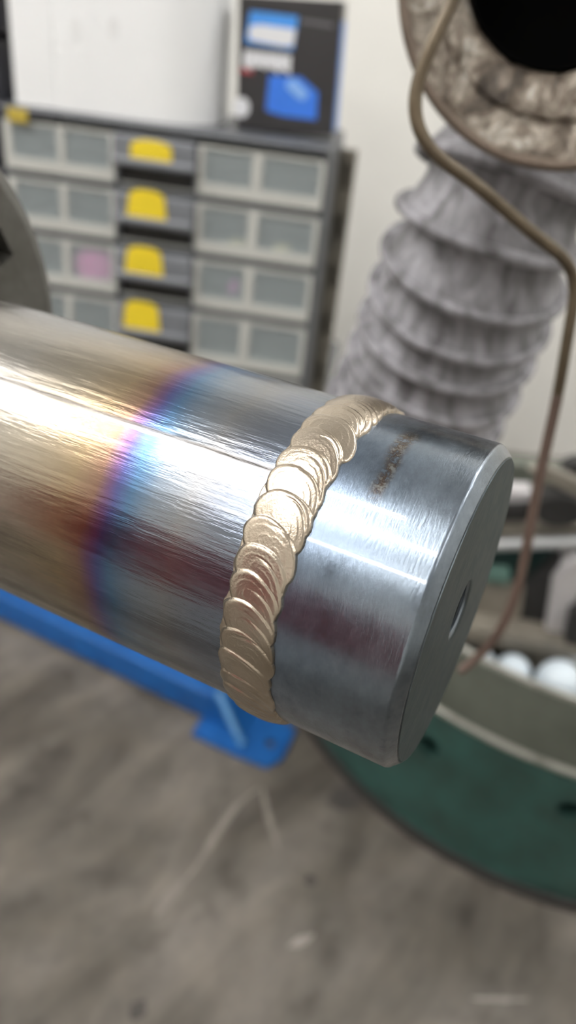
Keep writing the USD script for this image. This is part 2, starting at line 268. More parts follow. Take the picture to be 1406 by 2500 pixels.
mark('stain', [(800, 1960), (850, 1945), (880, 1930)], 0.022, 'stain_dark')
mark('stain', [(320, 2490), (340, 2460), (352, 2440)], 0.010, 'stain_dark')
for i, (x, y, L, deg) in enumerate(FIXTURES):
    fx = np.array([math.cos(math.radians(deg)), math.sin(math.radians(deg)), 0]); fy = np.array([-fx[1], fx[0], 0])
    p = thing('ceiling_light', ['fluorescent batten in the front ceiling row over the cabinet, its left half', 'fluorescent batten in the front ceiling row over the cabinet, its right half', 'fluorescent batten in the ceiling row above the pipe, its left half', 'fluorescent batten in the ceiling row above the pipe, its right half',
               'single fluorescent batten on the ceiling above the added red chest', 'fluorescent batten on the ceiling right of the green turntable', 'fluorescent batten on the ceiling behind the camera on the right', 'added unseen fluorescent batten brightening the back wall'][i], 'light', (x, y, CEIL))
    fc = np.array([x, y, CEIL]); obj('housing', frame_box(fc, fx, fy, np.array([0, 0, 1.0]), np.array([-L / 2, -0.07, -0.051]), np.array([L / 2, 0.07, -0.001]), 0.006), 'fixture_white', p)
    for dx in (-0.035, 0.035):
        obj('tube', sweep([fc + fy * dx + fx * q - [0, 0, 0.07] for q in (-L / 2 + 0.03, 0, L / 2 - 0.03)], 0.014, 12), 'lamp_glow', p)

# ------------------------------------------------------------------ the welded pipe (local z along its axis, x up)
Cc, ac = np.array([29.05945283, 16.85653156, 138.39278034]) / 1000, np.array([0.88113041, 0.31348364, -0.35402996])
PC, PA = EYE + M @ Cc, M @ (ac / np.linalg.norm(ac))
PU = np.array([0, 0, 1.0]) - PA * PA[2]; PU /= np.linalg.norm(PU); PV = np.cross(PA, PU); PR = np.array([PU, PV, PA]).T
pipe = thing('steel_pipe', 'round steel pipe with blue heat tint and a golden weld ring near its end', 'pipe', PC, rot=PR)
R = 0.030
obj('tube', lathe([(R, -0.30), (R, -0.26), (R, -0.2), (R, -0.15), (R, -0.1), (R, -0.06), (R, -0.03), (R, -0.0245), (R - 0.003, -0.0245), (R - 0.003, -0.30)], 256), 'pipe_steel', pipe, local=True, label='pipe wall tinted straw, purple and blue by welding heat')
body = lathe([(0.004, -0.018), (R - 0.004, -0.018), (R - 0.004, -0.0245), (R - 0.0001, -0.0245), (R, -0.02), (R, -0.01), (R, -0.0006), (R - 0.0002, -0.0001), (R - 0.0005, 0.00015), (R - 0.0016, 0.00135), (R - 0.0019, 0.0015), (R - 0.006, 0.0016),
              (0.0058, 0.0016), (0.005, 0.0010), (0.005, -0.012), (0.004, -0.012)], 256)
plug = obj('end_plug', body, 'plug_steel', pipe, local=True, label='bluish steel end plug with a bevelled rim and a centre hole')
obj('end_face', lathe([(R - 0.0021, 0.00150), (R - 0.0021, 0.00168), (R - 0.006, 0.00170), (0.0060, 0.00170), (0.0055, 0.00145), (0.0058, 0.0012), (R - 0.006, 0.0012)], 160), 'plug_face', plug, local=True, label='plain dark grey sawn end face')
obj('centre_hole', lathe([(0.0049, 0.0006), (0.0049, -0.0118), (0.0001, -0.0118), (0.0001, -0.0114), (0.0046, -0.0114), (0.0046, 0.0006)], 48), 'iron_black', plug, local=True, label='drilled centre hole, its inner shade painted as a black lining')  # black lining paints the shade inside the bore
# bead: every puddle lies over the one above it
def weld():
    th = np.concatenate([np.radians(np.linspace(-60, 150, 2300)), np.radians(np.linspace(150, 300, 420))[1:-1]])
    ns = 170; s = np.linspace(-0.0312, -0.0182, ns); X = th * 0.0308; e0 = meshkit.fbm(np.c_[X * 420, 0 * X, 0 * X], 3, 1) - 0.5; e1 = meshkit.fbm(np.c_[X * 420, 0 * X + 9, 0 * X], 3, 2) - 0.5
    h = np.where((s[None] > -0.0297 + 0.0010 * e0[:, None]) & (s[None] < -0.0199 + 0.0010 * e1[:, None]), 0.00010 + 0.0009 * np.clip(1 - (np.abs(s[None] + 0.0247) / 0.0055) ** 2, 0, 1), -0.0010)
    sm = -0.0247
    step = 0.0045; t = X[0] - 0.004; g = np.random.default_rng(11); P = []
    while t < X[-1] + 0.004:
        P.append((t + g.normal(0, 0.00022), -0.02485 + g.normal(0, 0.00018), 0.00490 + g.normal(0, 0.00018), 0.0037, -0.75 + g.normal(0, .15), g.normal(0, 0.00004), 0))
        P.append((t + 0.0020 + g.normal(0, 0.0007), -0.02345 + g.normal(0, 0.0003), 0.00370 + g.normal(0, 0.00022), 0.0042, -1.1 + g.normal(0, .15), g.normal(0, 0.00004), 1))
        t += step * (1 + g.normal(0, 0.06))
    for tc, sc, rs, rt, sk, dh, side in P:
        i0, i1 = np.searchsorted(X, [tc - rt * 1.9, tc + rt * 1.9])
        if i1 <= i0: continue
        u = (s[None] - sc) / rs; v = (X[i0:i1, None] - tc) / rt + sk * u * 0.35
        wob = 1 + 0.025 * np.sin(2 * np.arctan2(v, u) + 9 * tc * 1000) + 0.012 * np.sin(5 * np.arctan2(v, u) + 5 * tc * 1000)
        r = np.hypot(u, v) * wob; m = r < 1
        dome = 0.00120 * np.clip(1 - (np.abs(s[None] - sm) / 0.0062) ** 2.2, 0, 1) + 0.00012
        hh = dome + dh - 0.00026 * v - 0.00020 * np.clip((r - 0.84) / 0.16, 0, 1) ** 2 + 0.000040 * ((r * 3.1 + 0.15 * u) % 1.0) ** 3 * (r < 0.95) + 0.000012 * np.exp(-((r - 0.82) / 0.06) ** 2)
        blk = h[i0:i1]; w = np.clip((u + 0.75) / 0.9, 0, 1); w = np.where(side == 1, w * w * (3 - 2 * w), 1.0) + 0 * hh; blk[m] = (blk * (1 - w) + hh * w)[m]
    h = gaussian_filter(h, (2.0, 1.2))
    r = R + h; v = np.stack([r * np.cos(th)[:, None], r * np.sin(th)[:, None], np.repeat(s[None], len(th), 0)], -1).reshape(-1, 3)
    n = len(th); i, j = np.meshgrid(np.arange(n), np.arange(ns - 1), indexing='ij'); a, b = i * ns + j, ((i + 1) % n) * ns + j
    return trimesh.Trimesh(v, np.vstack([np.stack([a, b, b + 1], -1).reshape(-1, 3), np.stack([a, b + 1, a + 1], -1).reshape(-1, 3)]), process=False)
obj('weld_bead', weld(), 'bronze', pipe, local=True, smooth=True, label='golden weld bead of overlapping crescent ripples')

# chuck that holds the pipe, at the left edge
CF = (PC - PA * 0.152, PU, PV, PA); chuck = thing('chuck', 'dark grey round chuck plate holding the pipe at the left edge', 'chuck', PC - PA * 0.152, rot=PR)
cb = man(lathe([(0.0315, 0.0), (0.066, 0.0), (0.0705, -0.003), (0.0712, -0.006), (0.0712, -0.062), (0.068, -0.066), (0.0315, -0.066)], 128))
hp = onplane(-44, 650, CF[0], PA); hl = PR.T @ (hp - CF[0]); ang = math.atan2(hl[1], hl[0])
for k in range(3):
    cut = m3.Manifold.cube((0.018, 0.009, 0.02), True).translate((math.hypot(hl[0], hl[1]) + 0.002, 0, 0)).rotate((0, 0, math.degrees(ang) + 120 * k)); cb = cb - cut
obj('body', cb, 'iron_grey', chuck, local=True)
for k in range(3):
    a_ = math.radians(-75 + 120 * k); e, g = np.array([math.cos(a_), math.sin(a_), 0]), np.array([-math.sin(a_), math.cos(a_), 0])
    obj('jaw', cat(frame_box(np.zeros(3), e, g, [0, 0, 1], np.array([0.0302, -0.006, 0.0005]), np.array([0.042, 0.006, 0.012]), 0.001), frame_box(np.zeros(3), e, g, [0, 0, 1], np.array([0.040, -0.006, 0.0005]), np.array([0.060, 0.006, 0.006]), 0.001)), 'bright_steel', chuck, local=True) if k == 2 else None
obj('spindle', lathe([(0.0315, -0.066), (0.045, -0.066), (0.045, -0.204), (0.0315, -0.204)], 64), 'iron_grey', chuck, local=True)
sp = PC - PA * 0.60
st = thing('chuck_stand', 'dark steel stand carrying the chuck, outside the left edge', 'stand', (sp[0], sp[1], 0))
obj('headstock', frame_box(sp, PA, PV, PU, np.array([-0.10, -0.085, -0.09]), np.array([0.242, 0.085, 0.10]), 0.012), 'iron_grey', st)
obj('column', rbox(0.10, 0.10, sp[2] - 0.115, (sp[0], sp[1], (sp[2] - 0.115) / 2 + 0.025), 0.008), 'iron_grey', st)
obj('foot', rbox(0.34, 0.34, 0.025, (sp[0], sp[1], 0.0127), 0.005), 'iron_grey', st)

# ------------------------------------------------------------------ drawer cabinet
psi = math.radians(5); ex = np.array([math.cos(psi), -math.sin(psi), 0]); ey = np.array([math.sin(psi), math.cos(psi), 0]); ez = np.array([0, 0, 1.0])
c0 = np.array([-0.02, 1.13, 0]); pf = lambda x, y: onplane(x, y, c0, ey)
def cu(x, y): return (pf(x, y) - c0) @ ex
def cz(x, y): return pf(x, y)[2]
UL, UR = cu(22, 420), cu(792, 420)
rows = [cz(700, y) for y in (372, 516, 655, 789, 924, 1062)]
ZT = cz(400, 303); ZB = rows[-1] - 0.012; D = 0.20
cab = thing('drawer_cabinet', 'grey plastic small parts cabinet with frosted drawers and yellow tags', 'cabinet', (c0 + ex * UL) * [1, 1, 0] + [0, 0, ZB])
CB = lambda lo, hi, r=0.003: frame_box(c0, ex, ey, ez, np.array(lo), np.array(hi), r)
obj('top_panel', CB((UL - 0.006, -0.012, rows[0] + 0.004), (UR + 0.006, D, ZT), 0.005), 'cabinet_plastic', cab)
obj('side_panel', CB((UL - 0.006, 0, ZB), (UL + 0.006, D, rows[0] + 0.004)), 'cabinet_plastic', cab)
obj('side_panel', CB((UR - 0.006, 0, ZB), (UR + 0.006, D, rows[0] + 0.004)), 'cabinet_plastic', cab)
obj('back_panel', CB((UL, D - 0.006, ZB), (UR, D, rows[0])), 'cabinet_plastic', cab)
obj('bottom_panel', CB((UL, 0, ZB), (UR, D, ZB + 0.008)), 'cabinet_plastic', cab)
# slotted rail along the right side
rail = man(CB((UR + 0.006, D - 0.06, ZB), (UR + 0.032, D - 0.035, ZT - 0.02), 0.002))
for z in rows[:-1]:
    rail = rail - man(frame_box(c0, ex, ey, ez, np.array([UR + 0.011, D - 0.09, z - 0.062]), np.array([UR + 0.026, D - 0.045, z - 0.022]), 0.005))
obj('slotted_rail', rail, 'machine_beige', cab, label='slotted upright rail along the right side')
obj('corner_tag', CB((cu(30, 280), -0.0145, cz(30, 293)), (cu(77, 280), -0.0122, cz(55, 262)), 0.001), 'tag_yellow_dull', cab, label='small dull yellow tag on the left end of the top')
uw = [cu(x, 470) for x in (26, 45, 152, 168, 284, 484, 500, 614, 638, 778, 788)]
for i in range(5):
    zt, zb = rows[i] - 0.004, rows[i + 1] + 0.007
    if i: obj('shelf', CB((UL + 0.006, -0.004, rows[i] - 0.003), (UR - 0.006, D - 0.006, rows[i] + 0.006), 0.001), 'cabinet_plastic', cab)
    zw0, zw1 = zb + 0.017, zt - 0.003
    fr = man(CB((uw[0], -0.008, zb), (uw[-1], -0.003, zt), 0.0015))
    win = [(uw[1], uw[2]), (uw[3], uw[4] - 0.006), (uw[6], uw[7]), (uw[8], uw[9])]
    for a, b in win: fr = fr - man(CB((a, -0.02, zw0), (b, 0.01, zw1), 0.003))
    fr = fr - man(CB((uw[4], -0.02, zb - 0.01), (uw[5], 0.01, zt + 0.01), 0.001))
    tray = [CB((uw[0], -0.003, zb), (uw[0] + 0.002, D - 0.02, zt - 0.01), 0.0008), CB((uw[-1] - 0.002, -0.003, zb), (uw[-1], D - 0.02, zt - 0.01), 0.0008), CB((uw[0], -0.003, zb), (uw[-1], D - 0.02, zb + 0.002), 0.0008), CB((uw[0], D - 0.022, zb), (uw[-1], D - 0.02, zt - 0.01), 0.0008)]
    dr = obj('drawer', cat(fr, *tray), 'drawer_plastic', cab)
    for a, b in win: obj('window', CB((a - 0.001, -0.0058, zw0 - 0.001), (b + 0.001, -0.0045, zw1 + 0.001), 0.0005), 'window_frosted', dr)
    obj('recess', CB((uw[4], 0.004, zb), (uw[5], 0.012, zt), 0.001), 'recess_dark', dr)
    zm = zb + (zt - zb) * 0.42
    obj('handle', cat(CB((uw[4] + 0.001, -0.018, zm), (uw[5] - 0.001, -0.002, zt + 0.002), 0.004), CB((uw[4] + 0.001, -0.024, zm), (uw[5] - 0.001, -0.014, zm + 0.012), 0.004), CB((uw[4], -0.008, zb), (uw[4] + 0.005, 0.006, zt)), CB((uw[5] - 0.005, -0.008, zb), (uw[5], 0.006, zt))), 'handle_plastic', dr)
    um = cu(374 - 6 * i + (4 if i == 0 else 0), 470) ; hw = 0.0285; top = zt - 0.001 if i == 0 else zt + 0.010
    tag = m3.Manifold.batch_hull([m3.Manifold.cylinder(0.002, 0.008, 0.008, 16).rotate((90, 0, 0)).translate((um + x, 0, z)) for x, z in ((-hw + 0.008, zm + 0.013), (hw - 0.008, zm + 0.013), (-hw + (0.008 if i == 0 else 0.011), top - 0.011), (hw - (0.008 if i == 0 else 0.011), top - 0.011), (-0.010, top - 0.008), (0.010, top - 0.008))])
    tg = tm(tag); tg.vertices = tg.vertices @ np.array([ex, ey, ez]) + c0 - ey * 0.0182
    obj('tag', tg, 'tag_yellow', dr)
def lump(name, px0, px1, py0, py1, dy, m, label, cat_):
    a, b = cu(px0, 640), cu(px1, 640); z0, z1 = cz((px0 + px1) / 2, py1), cz((px0 + px1) / 2, py0)
    g = trimesh.creation.icosphere(3); v = g.vertices; v = np.sign(v) * np.abs(v) ** 0.6; v = v * (1 + 0.16 * (meshkit.fbm(v * 2.3 + 5, 3) - 0.5)[:, None])
    v = v / np.abs(v).max(0); g.vertices = (np.c_[v[:, 0] * (b - a) / 2 + (a + b) / 2, v[:, 1] * 0.015 - 0.0025 + dy + 0.015, v[:, 2] * (z1 - z0) / 2 + (z0 + z1) / 2]) @ np.array([ex, ey, ez]) + c0
    p = obj(name, g, m); data(stage.GetPrimAtPath(p), label=label, category=cat_)
lump('plastic_bag', 176, 278, 612, 692, 0.0, 'pink_foil', 'pink plastic bag inside the third drawer, behind its left windows', 'bag')
lump('plastic_bag', 560, 582, 690, 722, 0.0, 'purple_foil', 'small purple bag inside the third drawer, behind its right windows', 'bag')
lump('metal_part', 548, 606, 590, 622, 0.0, 'tan_parts', 'tan lump of parts inside the second drawer, below the inner right window', 'parts')
lump('metal_part', 660, 705, 602, 630, 0.0, 'tan_parts', 'tan lump of parts inside the second drawer, below the outer right window', 'parts')

# on the cabinet: white housing, carton, and the dark case beside it
wl, wr = cu(36, 262), cu(512, 320)
from shapely.geometry import Polygon, box as sbox
pl = sbox(wl, 0.0, wr, D - 0.02).buffer(-0.075).buffer(0.075, 24)
pl = pl.union(sbox(wl, 0, wl + 0.06, 0.06)).buffer(-0.006).buffer(0.006)
hs = trimesh.creation.extrude_polygon(pl, 0.44, engine='earcut')
hs.vertices = hs.vertices @ np.array([ex, ey, ez]) + c0 + [0, 0, ZT + 0.0005]
wh = thing('white_housing', 'tall white plastic housing with a rounded edge standing on the drawer cabinet', 'appliance', c0 + ex * wl + [0, 0, ZT])
obj('shell', hs, 'white_plastic', wh)
for x, y in ((185, 72), (278, 70)):
    q = pf(x, y) + ey * 0.0
    d_ = trimesh.creation.cylinder(0.011, 0.0006, sections=24); d_.vertices = d_.vertices[:, [0, 2, 1]] * [0.7, 1, 1.2] @ np.array([ex, ey, ez]) + q
    obj('smudge', d_, 'smudge', wh)
# carton: leans a little, its base on the cabinet top
cy_ = 0.05; cp = c0 + ey * cy_
q = [onplane(x, y, cp, ey) for x, y in ((607, -4), (852, 16), (797, 338), (553, 322))]
TLc, TRc, BRc, BLc = q; bx = (TRc - TLc + BRc - BLc) / 2; W = np.linalg.norm(bx); bx /= W; bz = (TLc - BLc + TRc - BRc) / 2; bz -= bz @ bx * bx; HH = np.linalg.norm(bz); bz /= HH; bn = np.cross(bz, bx)  # points backwards?
bn = bn if bn @ ey > 0 else -bn
cen = (TLc + TRc + BRc + BLc) / 4; o_ = cen - bx * W / 2 - bz * HH / 2
o_ = o_ + [0, 0, max(0, ZT - min((o_ + bx * W)[2], o_[2]) + 0.0003)]
carton = thing('carton', 'black cardboard carton with blue and white print standing on the drawer cabinet', 'box', o_)
BX = lambda a, b, c, d, y0=-0.0004, y1=0.0, r=0.0002: frame_box(o_, bx, bn, bz, np.array([a * W, y0, c * HH]), np.array([b * W, y1, d * HH]), r)
obj('box', BX(0, 1, 0, 1, 0.0, 0.055, 0.002), 'carton_black', carton)
obj('side_print', frame_box(o_, bx, bn, bz, np.array([W - 0.001, 0.002, 0.03 * HH]), np.array([W + 0.0012, 0.053, 0.86 * HH]), 0.0004), 'print_side', carton, label='light blue printed right side')
def cpix(x, y):
    d = onplane(x, y, o_, bn) - o_; return d @ bx / W, d @ bz / HH
def decal(name, pts, m, t=0.0004, k=0.0004, buf=0):
    P = [o_ + bx * W * a + bz * HH * b - bn * k for a, b in (cpix(x, y) for x, y in pts)]
    return obj(name, prism(P, bn, t), m, carton, smooth=False)
def ell(x, y, rx, ry, n=24): return [(x + rx * math.cos(t), y + ry * math.sin(t)) for t in np.linspace(0, 2 * np.pi, n, endpoint=False)]
decal('print_panel', [(611, 26), (728, 40), (716, 122), (598, 104)], 'print_sky')
decal('print_band', [(612, 62), (636, 60), (722, 72), (716, 112), (690, 113), (612, 98), (606, 84)], 'print_white', k=0.0008)
lx = 592.0
for w_ in (17, 13, 15, 10, 15, 14, 12, 14):          # the lettering is too blurred in the photograph to read: plain strokes
    t_ = (lx - 592) / 120; y0 = 122 + 14 * t_; decal('lettering', [(lx + 4, y0), (lx + w_ + 3, y0 + 1.5), (lx + w_, y0 + 38 + 6 * (w_ % 3)), (lx, y0 + 36)], 'print_white', k=0.0006); lx += w_ + 0.8
decal('print_line', [(588, 166), (618, 171), (616, 181), (586, 176)], 'print_red')
decal('print_picture', [(657, 183), (734, 188), (776, 226), (772, 293), (690, 283), (649, 270)], 'print_blue')
decal('print_highlight', [(702, 196), (722, 194), (754, 228), (742, 246), (726, 240), (698, 212)], 'print_light_blue', k=0.0008)
decal('print_badge', ell(589, 262, 20, 25), 'print_white')
decal('print_strip', [(735, 46), (815, 58), (812, 68), (733, 55)], 'print_grey')
ca = c0 + ex * (UL - 0.36)
case = thing('storage_case', 'dark blue black storage case at the upper left edge beside the cabinet', 'case', ca + [0, 0, 0.5])
for k in range(5):
    z0 = 0.503 + k * 0.16
    obj('tier', frame_box(c0, ex, ey, ez, np.array([UL - 0.36, 0.02, z0]), np.array([UL - 0.012, 0.22, z0 + 0.155]), 0.012), 'case_dark', case)
    obj('latch', frame_box(c0, ex, ey, ez, np.array([UL - 0.05, 0.006, z0 + 0.06]), np.array([UL - 0.02, 0.022, z0 + 0.10]), 0.004), 'bench_steel', case)
bn_ = thing('workbench', 'low dark grey steel bench carrying the drawer cabinet', 'bench', c0 * [1, 1, 0] + ey * 0.05)
ZBn = min(ZB, 0.503) - 0.0006
obj('worktop', frame_box(c0, ex, ey, ez, np.array([UL - 0.6, -0.0, ZBn - 0.03]), np.array([UR + 0.03, 0.5, ZBn]), 0.004), 'bench_steel', bn_)
obj('carcass', frame_box(c0, ex, ey, ez, np.array([UL - 0.58, 0.20, 0.0]), np.array([UR + 0.01, 0.48, ZBn - 0.03]), 0.004), 'bench_steel', bn_)
for k in range(2):
    obj('door', frame_box(c0, ex, ey, ez, np.array([UL - 0.57 + 0.51 * k, 0.183, 0.06]), np.array([UL - 0.07 + 0.51 * k, 0.201, ZBn - 0.04]), 0.004), 'bench_steel', bn_)

# ------------------------------------------------------------------ fume hood, hose and wire
hc = at(1428, -70, 0.262); hn = EYE - hc; hn /= np.linalg.norm(hn); hn = hn + 0.25 * np.array([0.3, 0, 1.0]) - 0.05 * M[:, 0]; hn /= np.linalg.norm(hn)
hx = np.cross([0, 0, 1.0], hn); hx /= np.linalg.norm(hx); hy = np.cross(hn, hx); HFR = (hc, hx, hy, hn)
off_ = -0.0065 * M[:, 0] + np.array([0, 0, 0.004])
hose_pts = [hc + off_ - hn * 0.0405, hc + off_ - hn * 0.052, hc + off_ - hn * 0.068 - [0, 0, 0.004], at(1396, 130, 0.345), at(1300, 330, 0.355), at(1195, 560, 0.37), at(1103, 790, 0.408), at(1005, 1010, 0.455), at(850, 1160, 0.52), at(600, 1180, 0.58), at(250, 1130, 0.62), at(-150, 1060, 0.66)]
hood = thing('fume_hood', 'dirty flared metal fume hood with a black throat at the upper right', 'fume hood', hc)
hm = lathe([(0.0345, -0.040), (0.0345, -0.012), (0.0360, -0.004), (0.0405, 0.000), (0.0485, 0.003), (0.0505, 0.0015), (0.0525, 0.0035), (0.0590, 0.0065), (0.0625, 0.0075), (0.0640, 0.0060), (0.0635, 0.0035), (0.055, -0.001), (0.044, -0.005), (0.039, -0.010), (0.0375, -0.016), (0.0375, -0.040)], 200, HFR); hm.vertices = (hm.vertices - hc) * 0.94 + hc
def shift_(m):
    d = m.vertices - hc; r = np.linalg.norm(d - np.outer(d @ hn, hn), axis=1); m.vertices = m.vertices + np.clip(1 - (r - 0.0345) / 0.017, 0, 1)[:, None] * off_; return m
hm = shift_(hm)
hm = hm.subdivide(); nz = meshkit.fbm(hm.vertices * 130, 4, 3) - 0.5; hm.vertices = hm.vertices + hm.vertex_normals * (nz * 0.0030)[:, None]
obj('flared_dish', hm, 'hood_dirty', hood, smooth=True)
obj('rim', sweep(np.vstack([[hc + hn * 0.0055 + 0.0600 * (math.cos(t) * hx + math.sin(t) * hy) for t in np.linspace(0, 2 * np.pi, 160)]]), 0.0022, 12), 'hood_brown', hood, smooth=True, label='smooth brown rolled rim')
obj('throat', shift_(lathe([(0.0323, -0.0375), (0.0323, -0.004), (0.0318, -0.004), (0.0318, -0.036), (0.0001, -0.036), (0.0001, -0.0375)], 64, HFR)), 'throat_dark', hood)
hose = thing('fume_hose', 'grey corrugated cloth hose hanging from the hood and passing behind the pipe', 'hose', hose_pts[6])
HP = spline(hose_pts, 1500); dl = np.r_[0, np.cumsum(np.linalg.norm(np.diff(HP, axis=0), axis=1))]
ph = dl / 0.0205 + 0.35; fr_ = ph - np.floor(ph); r0 = np.interp(dl, [0, 0.03, 0.08, 0.16, 0.26, 0.6], [0.032, 0.040, 0.0425, 0.0450, 0.048, 0.048])
rr_ = r0 * (1 - 0.15 * np.sin(np.pi * fr_ ** 0.55) ** 1.0)
hs_ = sweep(HP, rr_, 96, False); nz = meshkit.fbm(hs_.vertices * 70, 3, 5) - 0.5; hs_.vertices = hs_.vertices + hs_.vertex_normals * (nz * 0.002)[:, None]
obj('cloth', hs_, 'hose_cloth', hose, smooth=True)
Tg = np.gradient(HP, axis=0); Tg /= np.linalg.norm(Tg, axis=1)[:, None]
for k in range(1, int(ph[-1])):
    i = int(np.argmin(np.abs(ph - k)))
    if dl[i] < 0.05: continue
    u = np.cross(Tg[i], [0, 0, 1.0]); u /= np.linalg.norm(u); w = np.cross(Tg[i], u)
    obj('rib', sweep([HP[i] + (r0[i] + 0.0004) * (math.cos(t) * u + math.sin(t) * w) for t in np.linspace(0, 2 * np.pi, 73)], 0.0029, 10), 'hose_cloth', hose, smooth=True)
wp = [at(1128, -60, 0.222), at(1105, 0, 0.224), at(1066, 85, 0.226), at(1032, 165, 0.229), at(1014, 240, 0.232), at(1022, 310, 0.235), at(1058, 370, 0.238), at(1130, 428, 0.242), at(1225, 505, 0.248), at(1320, 585, 0.256), at(1382, 640, 0.262), at(1401, 690, 0.268), at(1390, 800, 0.275), at(1362, 960, 0.29), at(1325, 1130, 0.305), at(1292, 1300, 0.32), at(1262, 1440, 0.335), at(1225, 1530, 0.345), at(1180, 1590, 0.355), at(1120, 1640, 0.36)]
wire = thing('hanging_wire', 'bent brown wire hooked over the fume hood and hanging down past the hose', 'wire', wp[11])
WP = spline(wp, 300); kk = int(np.argmin(np.linalg.norm(WP - wp[13], axis=1)))
obj('hook', sweep(WP[:kk + 1], 0.0021, 14), 'wire_brown', wire, smooth=True)
obj('tail', sweep(WP[kk:], np.interp(np.arange(300 - kk), [0, 60, 300], [0.0021, 0.0021, 0.0021]), 14), 'wire_red', wire, smooth=True, label='lower reddish brown length of the wire')

# ------------------------------------------------------------------ green turntable on the floor
from scipy.optimize import least_squares
cp_ = np.array([onz(*p, 0)[:2] for p in ((805, 1840), (870, 1920), (1000, 2030), (1100, 2090), (1200, 2140), (1300, 2180), (1406, 2215))])
fit = least_squares(lambda q: np.hypot(*(cp_ - q[:2]).T) - q[2], [0.6, 1.15, 0.48]).x; gx, gy, gr = fit; GC = np.array([gx, gy, 0])
def drum_z(x, y, r):   # height at which the ray meets the drum wall of radius r
    d = wray(x, y); A = d[0] ** 2 + d[1] ** 2; B = 2 * (-gx * d[0] - gy * d[1]); C_ = gx * gx + gy * gy - r * r; t = (-B - math.sqrt(max(0, B * B - 4 * A * C_))) / 2 / A; return (EYE + d * t)
zE = np.mean([drum_z(1100, 1760, gr)[2], drum_z(1235, 1820, gr)[2], drum_z(1390, 1888, gr)[2]])
zR = np.mean([drum_z(1200, 1632, gr - 0.006)[2], drum_z(1300, 1674, gr - 0.006)[2], drum_z(1400, 1718, gr - 0.006)[2]])
tt = thing('turntable', 'large curved green machine base with dark bolt holes standing on the floor at the right', 'machine', GC)
YC = 1.36
def half(m): return man(m).trim_by_plane((0, -1, 0), -YC)
def arc(r, z): return [GC + [r * math.cos(t), r * math.sin(t), z] for t in np.linspace(math.pi - math.asin(max(-1, min(1, (YC - gy) / r))), 2 * math.pi + math.asin(max(-1, min(1, (YC - gy) / r))), 200)]
GFR = (GC, np.array([1., 0, 0]), np.array([0, 1., 0]), ez)
bd = man(lathe([(gr - 0.12, 0.0), (gr + 0.002, 0.0), (gr + 0.002, 0.012), (gr, 0.02), (gr, zE - 0.006), (gr - 0.005, zE), (gr - 0.12, zE)], 240, GFR))
holes = []
for x, y, rh in ((1046, 1822, 0.0185), (1392, 1980, 0.018), (900, 1700, 0.0145)):
    p = drum_z(x, y, gr); holes.append((p, rh))
    d2 = (p - GC) * [1, 1, 0]; d2 /= np.linalg.norm(d2); cyl = trimesh.creation.cylinder(rh, 0.10, sections=28); T = trimesh.geometry.align_vectors([0, 0, 1], d2); cyl.apply_transform(T); cyl.apply_translation(p); bd = bd - man(cyl)
obj('base_drum', half(bd), 'green_paint', tt)
obj('edge_highlight', sweep(arc(gr - 0.002, zE + 0.001), 0.0055, 10), 'highlight_steel', tt, smooth=True, label='bright strip painting the edge highlight between the green and grey tiers')  # edge highlight put in as a bright strip
obj('contact_shadow', half(lathe([(gr - 0.03, 0.0), (gr + 0.011, 0.0), (gr + 0.009, 0.014), (gr - 0.03, 0.016)], 200, GFR)), 'shadow_dark', tt)  # dark band painting the contact shadow along the drum foot
obj('upper_ring', half(lathe([(gr - 0.050, zE), (gr - 0.004, zE), (gr - 0.008, zR - 0.004), (gr - 0.012, zR), (gr - 0.020, zR), (gr - 0.021, zR - 0.05), (gr - 0.050, zR - 0.05)], 240, GFR)), 'green_grey', tt)
obj('rim_highlight', sweep(arc(gr - 0.012, zR + 0.0015), 0.0045, 10), 'highlight_steel', tt, smooth=True, label='bright strip painting the highlight on the front rim of the ball groove')  # highlight along the groove rim, painted as a bright strip
obj('groove_liner', half(lathe([(gr - 0.088, zR - 0.052), (gr - 0.021, zR - 0.052), (gr - 0.021, zR - 0.048), (gr - 0.088, zR - 0.048)], 160, GFR)), 'iron_black', tt)
obj('inner_ring', half(lathe([(gr - 0.17, zE), (gr - 0.088, zE), (gr - 0.086, zR - 0.004), (gr - 0.090, zR + 0.002), (gr - 0.17, zR + 0.004)], 200, GFR)), 'machine_beige', tt)
obj('inner_trim', sweep(arc(gr - 0.090, zR + 0.003), 0.005, 10), 'bright_steel', tt, smooth=True)
obj('hub', half(lathe([(0.001, zE), (gr - 0.175, zE), (gr - 0.178, zR + 0.0), (gr - 0.2, zR + 0.004), (0.001, zR + 0.004)], 120, GFR)), 'green_grey', tt)
def onring(px, py, z): return onz(px, py, z)
bl = ['small white ball in the turntable groove, the leftmost, beside the pipe end', 'second white ball from the left in the turntable groove', 'white ball in the turntable groove left of the largest one', 'largest white ball in the turntable groove, at the right', 'white ball in the turntable groove at the right edge']
for (px, py, rb), lb in zip(((1138, 1592, 0.0125), (1186, 1604, 0.016), (1252, 1634, 0.0235), (1362, 1684, 0.0305), (1420, 1640, 0.016)), bl):
    p = onz(px, py, zR - 0.048 + rb + 0.010); d2 = (p - GC) * [1, 1, 0]; rad = np.linalg.norm(d2)
    rad = min(max(rad, gr - 0.086 + rb), gr - 0.022 - rb) if px < 1400 else gr - 0.088 + rb + 0.003
    c = GC + d2 / np.linalg.norm(d2) * rad; s_ = trimesh.creation.icosphere(3, rb); s_.vertices = s_.vertices * [1, 1, 1.02]; s_.apply_translation([c[0], c[1], zR - 0.048 + rb * 1.02 + 0.0003])
    p_ = obj('white_ball', s_, 'ball_white', smooth=True); data(stage.GetPrimAtPath(p_), label=lb, category='ball', group='white balls in the turntable groove')
